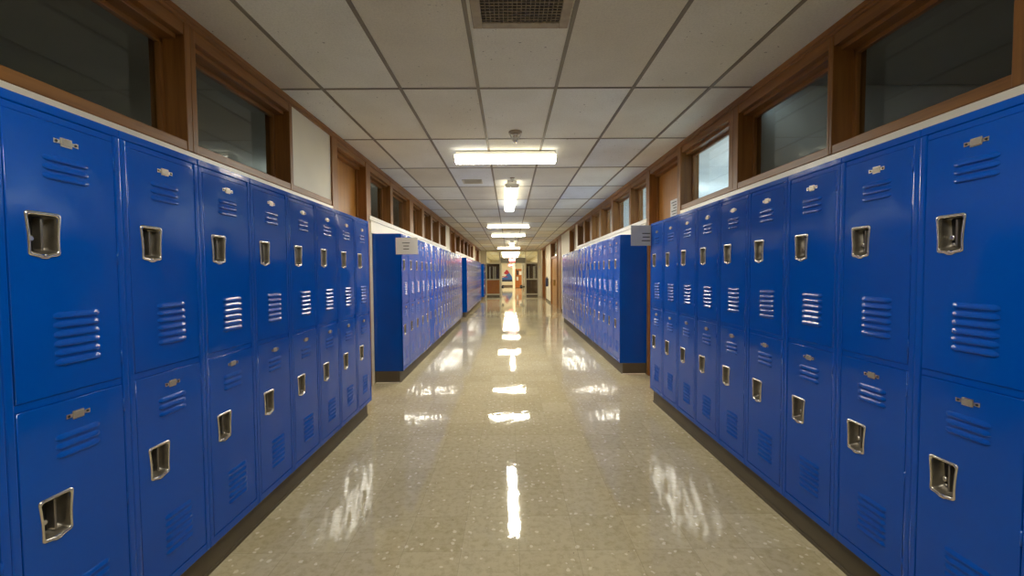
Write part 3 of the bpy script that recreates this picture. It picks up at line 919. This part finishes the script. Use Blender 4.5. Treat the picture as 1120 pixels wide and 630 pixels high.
# cream column and open shelves in the lobby
bm = bmesh.new(); box(bm, 0.28, 0.52, 40.0, 40.25, 0, CEIL, 0.01); structure(obj('trim_lobby_column', bm, 'cream'))
root = empty('bookcase', (0.98, 40.6, 0))
b = bmesh.new()
for s in (-1, 1): box(b, s * 0.45, s * 0.40, -0.16, 0.16, 0, 1.9, 0.004)
box(b, -0.40, 0.40, 0.14, 0.16, 0, 1.9); obj('bookcase_case', b, 'orange', root)
for z in (0.06, 0.7, 1.25, 1.86):
    b = bmesh.new(); box(b, -0.40, 0.40, -0.15, 0.14, z, z + 0.04, 0.003); obj('shelf', b, 'orange', root)
tag(root, 'orange wooden bookcase in the lobby, right half of the open doorway', 'bookcase')
for k, (dx, z0, ww, hh, m) in enumerate([(-0.2, 1.29, 0.14, 0.42, 'black'), (0.1, 1.29, 0.28, 0.36, 'white'), (-0.22, 0.74, 0.2, 0.36, 'white'), (0.18, 0.74, 0.22, 0.3, 'orange')]):
    b = bmesh.new(); box(b, 0.98 + dx - ww / 2, 0.98 + dx + ww / 2, 40.47, 40.68, z0 + 0.001, z0 + hh, 0.01)
    b2 = obj('storage_box', b, m)
    lid = bmesh.new(); box(lid, 0.98 + dx - ww / 2 - 0.008, 0.98 + dx + ww / 2 + 0.008, 40.462, 40.688, z0 + hh - 0.05, z0 + hh + 0.01, 0.004)
    obj('lid', lid, m, b2)
    tag(b2, ['black upright box on the upper shelf of the lobby bookcase', 'white box on the upper shelf of the lobby bookcase', 'white box on the lower shelf of the lobby bookcase',
             'orange box on the lower shelf of the lobby bookcase'][k], 'box', 'boxes in the lobby bookcase')
# display cabinets behind the side lights
def display(cxx, wdt, mat, label, dividers):
    root = empty('display_cabinet', (cxx, 26.75, 0)); h = wdt / 2
    b = bmesh.new(); box(b, -h, h, -0.2, 0.2, 0, 1.02, 0.006); obj('cabinet_base', b, mat, root)
    for s in (-1, 1):
        b = bmesh.new(); box(b, s * 0.01, s * (h - 0.03), -0.216, -0.2, 0.06, 0.96, 0.004); d_ = obj('cabinet_door', b, mat, root)
        b = bmesh.new(); lathe(b, [(0.012, 0), (0.015, -0.02), (0.006, -0.026)], (s * 0.05, -0.216, 0.8), 'Y', 10); obj('knob', b, 'brass', d_)
    b = bmesh.new(); box(b, -h, h, 0.14, 0.2, 1.02, 2.05); box(b, -h, -h + 0.04, -0.2, 0.2, 1.02, 2.05); box(b, h - 0.04, h, -0.2, 0.2, 1.02, 2.05)
    box(b, -h, h, -0.2, 0.2, 2.05, 2.1, 0.004); obj('hutch', b, 'walnut', root)
    for dx in dividers:
        b = bmesh.new(); box(b, dx - 0.03, dx + 0.03, -0.18, 0.13, 1.021, 1.9, 0.004); obj('divider', b, 'white', root)
    tag(root, label, 'cabinet', 'cabinets behind the side lights')
display(-1.08, 0.94, 'orange', 'orange wooden cabinet with dark hutch behind the left side light', (-0.22, 0.02, 0.14))
display(1.46, 0.94, 'walnut', 'brown wooden cabinet with dark hutch behind the right side light', (-0.2, 0.1, 0.18))

# wall items far right: extinguisher and white thermostat
root = empty('fire_extinguisher', (WR - 0.0747, 20.6, 0.78))
b = bmesh.new(); lathe(b, [(0.06, 0.0), (0.066, 0.01), (0.066, 0.36), (0.05, 0.41), (0.022, 0.43)], (0, 0, 0), 'Z', 18); obj('cylinder', b, 'mural_navy', root)
b = bmesh.new(); box(b, -0.02, 0.02, -0.05, 0.06, 0.43, 0.49, 0.005); obj('valve', b, 'black', root)
b = bmesh.new(); box(b, 0.055, 0.0745, -0.03, 0.03, 0.05, 0.4, 0.003); obj('bracket', b, 'black', root)
tag(root, 'dark fire extinguisher on the cream wall between the far right doors', 'fire extinguisher')
b = bmesh.new(); box(b, 1.83, 1.92, YE - 0.031, YE - 0.001, 1.72, 1.92, 0.008)
o = obj('wall_box', b, 'white'); 
b = bmesh.new(); box(b, 1.845, 1.905, YE - 0.035, YE - 0.03, 1.80, 1.88, 0.002); obj('cover_plate', b, 'paper', o)
tag(o, 'small white box on the cream wall right of the glazed screen', 'wall box')

# ------------------------------------------------------------------ world and output
W = bpy.data.worlds.new('sky'); bpy.context.scene.world = W; W.use_nodes = True
bg = W.node_tree.nodes['Background']; bg.inputs[0].default_value = (0.62, 0.80, 1.0, 1); bg.inputs[1].default_value = 1.8
sc = bpy.context.scene
sc.view_settings.view_transform = 'Standard'; sc.view_settings.look = 'None'
sc.view_settings.gamma = 1.0; sc.view_settings.use_curve_mapping = False
sc.view_settings.exposure = 1.46
sc.cycles.max_bounces = 10; sc.cycles.diffuse_bounces = 5; sc.cycles.glossy_bounces = 5; sc.cycles.transparent_max_bounces = 12
sc.cycles.use_denoising = True
sc.cycles.sample_clamp_indirect = 8.0
